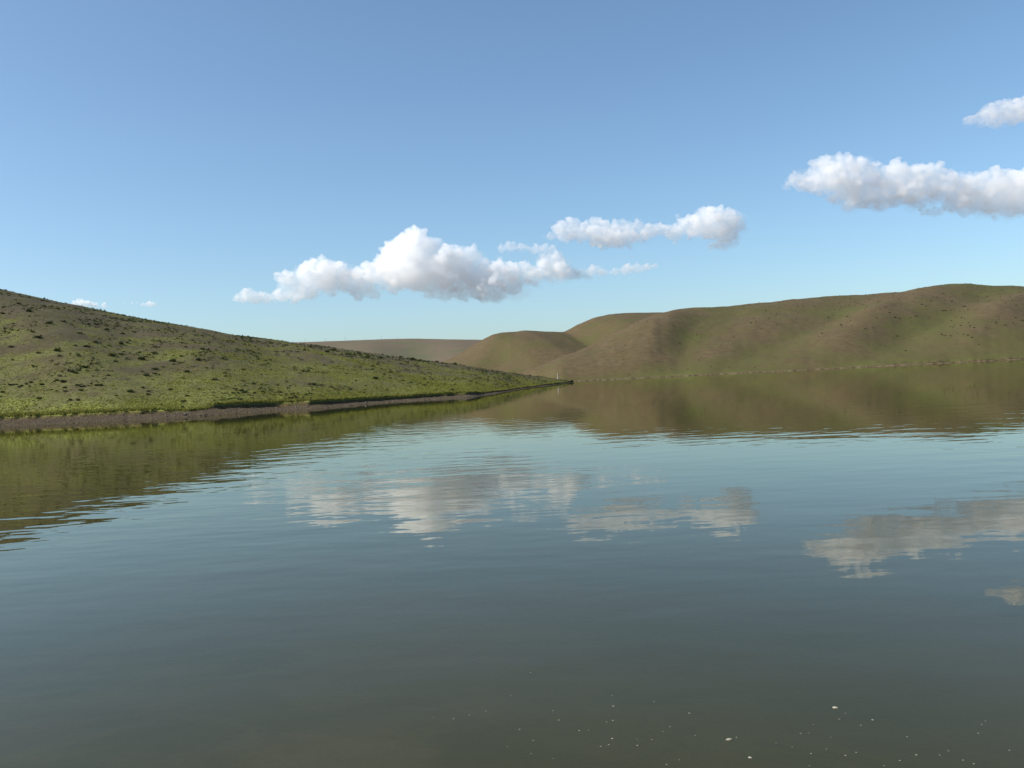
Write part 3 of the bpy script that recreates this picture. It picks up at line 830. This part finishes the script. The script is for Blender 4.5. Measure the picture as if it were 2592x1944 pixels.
# ------------------------------------------------------------------ clouds: closed puffs filled with an even scattering volume
def puff_hull(balls, voxel, warp, disp):
    bm0 = bmesh.new(); bmesh.ops.create_icosphere(bm0, subdivisions=2, radius=1.0)
    uv = np.array([v.co[:] for v in bm0.verts]); uf = np.array([[v.index for v in f.verts] for f in bm0.faces]); bm0.free()
    V = np.concatenate([c + uv * R for c, R in balls])
    T = np.concatenate([uf + i * len(uv) for i in range(len(balls))])
    me = tri_mesh('cloud_puffs', V, T)
    tmp = bpy.data.objects.new('cloud_tmp', me); COL.objects.link(tmp)
    rm = tmp.modifiers.new('remesh', 'REMESH'); rm.mode = 'VOXEL'; rm.voxel_size = voxel; rm.use_smooth_shade = True
    for sc_, st in warp:                       # bend the round puffs out of shape
        tx = bpy.data.textures.new('cloud_warp', 'CLOUDS'); tx.cloud_type = 'COLOR'; tx.noise_scale = sc_; tx.noise_depth = 2; tx.noise_basis = 'IMPROVED_PERLIN'
        dm = tmp.modifiers.new('warp', 'DISPLACE'); dm.texture = tx; dm.strength = st; dm.mid_level = 0.5; dm.texture_coords = 'LOCAL'; dm.direction = 'RGB_TO_XYZ'
    for sc_, st in disp:
        tx = bpy.data.textures.new('cloud_noise', 'CLOUDS'); tx.noise_scale = sc_; tx.noise_depth = 3; tx.noise_basis = 'IMPROVED_PERLIN'
        dm = tmp.modifiers.new('disp', 'DISPLACE'); dm.texture = tx; dm.strength = st; dm.mid_level = 0.45; dm.texture_coords = 'LOCAL'
    dg = bpy.context.evaluated_depsgraph_get()
    res = bpy.data.meshes.new_from_object(tmp.evaluated_get(dg))
    bpy.data.objects.remove(tmp); bpy.data.meshes.remove(me)
    res.materials.clear()
    return res

def build_cloud(puffs, org, k, depth, voxel, seed, label, dens, thick=1.0, kids=(9, 5)):
    r = np.random.default_rng(seed)
    S = []; veil = []
    puffs = list(puffs); extra = []
    for i, a in enumerate(puffs):              # bridge neighbouring puffs so that thin strands hold together
        for b in puffs[i + 1:]:
            dd = math.hypot(a[0] - b[0], a[1] - b[1]); rs = a[2] + b[2]
            if 0.75 * rs < dd < 1.9 * rs:
                extra.append(((a[0] + b[0]) / 2, (a[1] + b[1]) / 2, min(a[2], b[2]) * 0.62))
    n_main = len(puffs)
    puffs += extra
    m_px = depth / F
    sx = np.array([1.18, 1.0, 0.88])
    for (x, y, rad) in puffs:
        s, e = level(org[0] + x / k, org[1] + y / k)
        R = (rad * 1.06 + 3.0) / k * m_px
        c = np.array([s * depth, depth, H + e * depth])
        S.append((c + np.array([0, r.normal(0, 0.35) * R * thick, 0]), R))
        S.append((c + np.array([r.normal(0, 0.15) * R, (0.5 + r.random() * 0.7) * R * thick, -0.05 * R]), R * 0.9))
        for _ in range(2):
            veil.append((c + np.array([r.normal(0.25, 0.5) * R, r.normal(0, 0.5) * R, r.normal(-0.22, 0.25) * R]), R * (0.75 + 0.4 * r.random())))
    ctr = np.mean([c for c, _ in S], axis=0)
    out = [(c - ctr, R * sx) for c, R in S]; bil = []
    for (c, R) in S[:2 * n_main:2]:
        for _ in range(kids[0]):
            d = r.normal(0, 1, 3); d[2] = d[2] * 0.9 + 0.45; d[0] -= 0.25; d[1] -= 0.3; d /= np.linalg.norm(d)
            R2 = R * (0.20 + 0.25 * r.random()); c2 = c + d * R * (0.82 + 0.14 * r.random())
            out.append((c2 - ctr, R2 * sx))
            if d[2] - 0.6 * d[0] > 0.15: bil.append((c2 - ctr, R2 * 0.95 * sx))
            for _ in range(kids[1]):
                d2 = d * 0.7 + r.normal(0, 0.8, 3); d2 /= np.linalg.norm(d2)
                R3 = R2 * (0.3 + 0.25 * r.random())
                if R3 > voxel * 1.3: out.append((c2 + d2 * R2 * 0.9 - ctr, R3 * sx)); bil.append((c2 + d2 * R2 * 0.9 - ctr, R3 * 0.95 * sx))
    core = puff_hull(out, voxel, [(voxel * 16, voxel * 9.0), (voxel * 6, voxel * 4.5)], [(voxel * 5, voxel * 3.4), (voxel * 2.2, voxel * 2.0)])
    core.name = 'cloud'; core.materials.append(cloud_material('cloud_vapour', dens))
    o = link('cloud', core, label=label, cat='cloud', group='cumulus clouds')
    o.location = Vector([float(v) for v in ctr])
    bl = puff_hull(bil, voxel, [(voxel * 16, voxel * 9.0), (voxel * 6, voxel * 4.5)], [(voxel * 5, voxel * 2.6), (voxel * 2.2, voxel * 1.6)])
    bl.name = 'billows'; bl.materials.append(cloud_material('cloud_billows', dens * 2.4))
    link('billows', bl, parent=o)
    vm = puff_hull([(c - ctr, R * np.array([1.25, 1.0, 0.7])) for c, R in veil], voxel * 1.3, [(voxel * 14, voxel * 18.0), (voxel * 5, voxel * 8.0)], [(voxel * 5, voxel * 5)])
    vm.name = 'thin_veil'; vm.materials.append(cloud_material('cloud_veil', dens * 0.30))
    link('thin_veil', vm, parent=o)
    return o

c6 = [(160, 640, 55), (90, 650, 40), (260, 650, 45), (400, 640, 55), (520, 630, 55), (620, 620, 55), (420, 505, 55), (500, 520, 40),
      (690, 430, 85), (740, 400, 60), (820, 450, 80), (880, 430, 45), (620, 510, 80), (760, 530, 90), (880, 530, 70), (960, 530, 70), (1080, 490, 80), (1150, 430, 60), (1000, 600, 55), (1120, 610, 45), (1000, 660, 30),
      (1300, 270, 65), (1290, 330, 85), (1380, 230, 55), (1440, 160, 52), (1460, 210, 75), (1500, 260, 95), (1580, 260, 55), (1600, 220, 30), (1400, 330, 120), (1250, 430, 100), (1350, 460, 120), (1500, 430, 130),
      (1300, 540, 75), (1450, 540, 75), (1600, 540, 80), (1650, 450, 130), (1740, 320, 75), (1820, 310, 65), (1900, 320, 55), (1800, 430, 120), (1900, 480, 110), (1700, 590, 65), (1560, 630, 40), (1680, 650, 40), (1800, 610, 65), (1950, 590, 80), (1980, 650, 45), (2080, 640, 55), (2000, 430, 55), (2100, 430, 55), (2080, 520, 80), (2180, 560, 80), (2190, 450, 55)]
c7 = [(40, 600, 60), (20, 700, 70), (150, 600, 60), (230, 590, 55), (300, 630, 60), (200, 690, 55), (330, 680, 55), (420, 600, 70), (500, 560, 70), (540, 500, 40), (560, 620, 65), (480, 660, 45), (450, 540, 50), (640, 640, 48), (710, 645, 34), (830, 600, 40), (780, 650, 28), (900, 630, 32), (1000, 620, 27), (1110, 600, 42), (1200, 590, 40), (1290, 580, 30), (1350, 570, 20),
      (60, 430, 28), (140, 410, 36), (230, 410, 32), (350, 430, 36), (430, 430, 36), (500, 430, 28)]
conv = [((1250 + x / 3.301 - 580) * 3.072, (500 + y / 3.301 - 540) * 3.072, rr * 3.072 / 3.301) for x, y, rr in c7]
build_cloud(c6 + conv, (580, 540), 3.072, 13000.0, 11.0, 1, 'large bright cumulus cloud with a tall peak above the middle of the lake', 0.0026)
build_cloud([(470, 330, 30), (560, 260, 50), (660, 220, 55), (600, 310, 58), (760, 230, 35), (720, 300, 70), (850, 270, 70), (930, 250, 55), (900, 340, 75), (1030, 260, 58), (1020, 350, 75), (1120, 250, 52), (1200, 240, 42), (1120, 340, 65), (1240, 330, 46), (1040, 400, 36), (1320, 285, 54), (1400, 275, 52), (1470, 290, 52), (1520, 310, 46), (1510, 380, 22), (1560, 250, 55), (1650, 200, 65), (1760, 160, 72), (1700, 250, 78), (1830, 150, 66), (1920, 180, 78), (1850, 260, 85), (2000, 170, 65), (2040, 230, 58), (1960, 300, 75), (2000, 370, 45), (1900, 390, 50), (1820, 410, 28), (1540, 150, 16)],
            (1250, 500), 3.301, 11500.0, 10.0, 2, 'elongated two-lobed cloud right of the large peaked one', 0.0028)
build_cloud([(150, 930, 30), (230, 870, 60), (300, 930, 55), (440, 790, 85), (540, 740, 80), (600, 760, 85), (740, 740, 72), (800, 740, 48), (500, 870, 105), (640, 880, 110), (380, 930, 75), (780, 860, 100), (940, 780, 58), (1000, 810, 48), (900, 850, 78), (700, 960, 90), (600, 1040, 55), (540, 1050, 36), (800, 1030, 105), (1000, 960, 110), (1120, 850, 105), (1200, 820, 75), (1300, 830, 75), (1250, 950, 120), (1450, 830, 85), (1550, 830, 65), (1500, 930, 105), (1650, 900, 85), (700, 1100, 55), (950, 1110, 55), (1100, 1050, 75), (1300, 1040, 75), (1450, 1010, 65), (1700, 980, 100), (1650, 1080, 85), (1560, 1090, 46), (1400, 1160, 42), (1340, 1170, 30), (1470, 1160, 30), (1800, 900, 85), (1950, 820, 50), (2000, 880, 78), (1850, 1020, 130), (2000, 1020, 140), (2120, 880, 75), (2200, 950, 130), (2200, 1080, 105), (1700, 1150, 55), (1900, 1130, 65), (2100, 1140, 65), (1950, 1215, 25), (2300, 900, 110), (2400, 1000, 140), (2350, 1100, 95), (2550, 1000, 110)],
            (1950, 200), 3.445, 8500.0, 7.5, 3, 'big grey-bottomed cumulus cloud above the right ridge, cut by the right edge', 0.0034)
build_cloud([(1720, 350, 32), (1780, 345, 36), (1860, 320, 46), (1920, 270, 56), (1860, 390, 36), (2000, 280, 78), (2100, 260, 76), (1980, 360, 56), (2150, 300, 85), (2200, 220, 60), (2300, 250, 105), (2400, 240, 95), (2500, 230, 70)],
            (1950, 200), 3.445, 6500.0, 6.0, 4, 'highest soft cloud at the upper right corner of the sky', 0.0040)
build_cloud([(340, 300, 45), (430, 275, 55), (500, 265, 48), (580, 300, 55), (660, 315, 45), (740, 330, 36), (480, 330, 55), (910, 345, 38)],
            (150, 730), 7.9, 20000.0, 11.0, 5, 'small faint cloud low over the left hill, nearer the left edge', 0.004)
build_cloud([(1280, 280, 16), (1480, 290, 20), (1560, 290, 17), (1700, 330, 36), (1790, 310, 44), (1870, 315, 36), (1930, 325, 22), (1650, 345, 22)],
            (150, 730), 7.9, 20000.0, 11.0, 6, 'tiny faint cloud low over the left hill, right of the other small one', 0.0035)

number_zones()
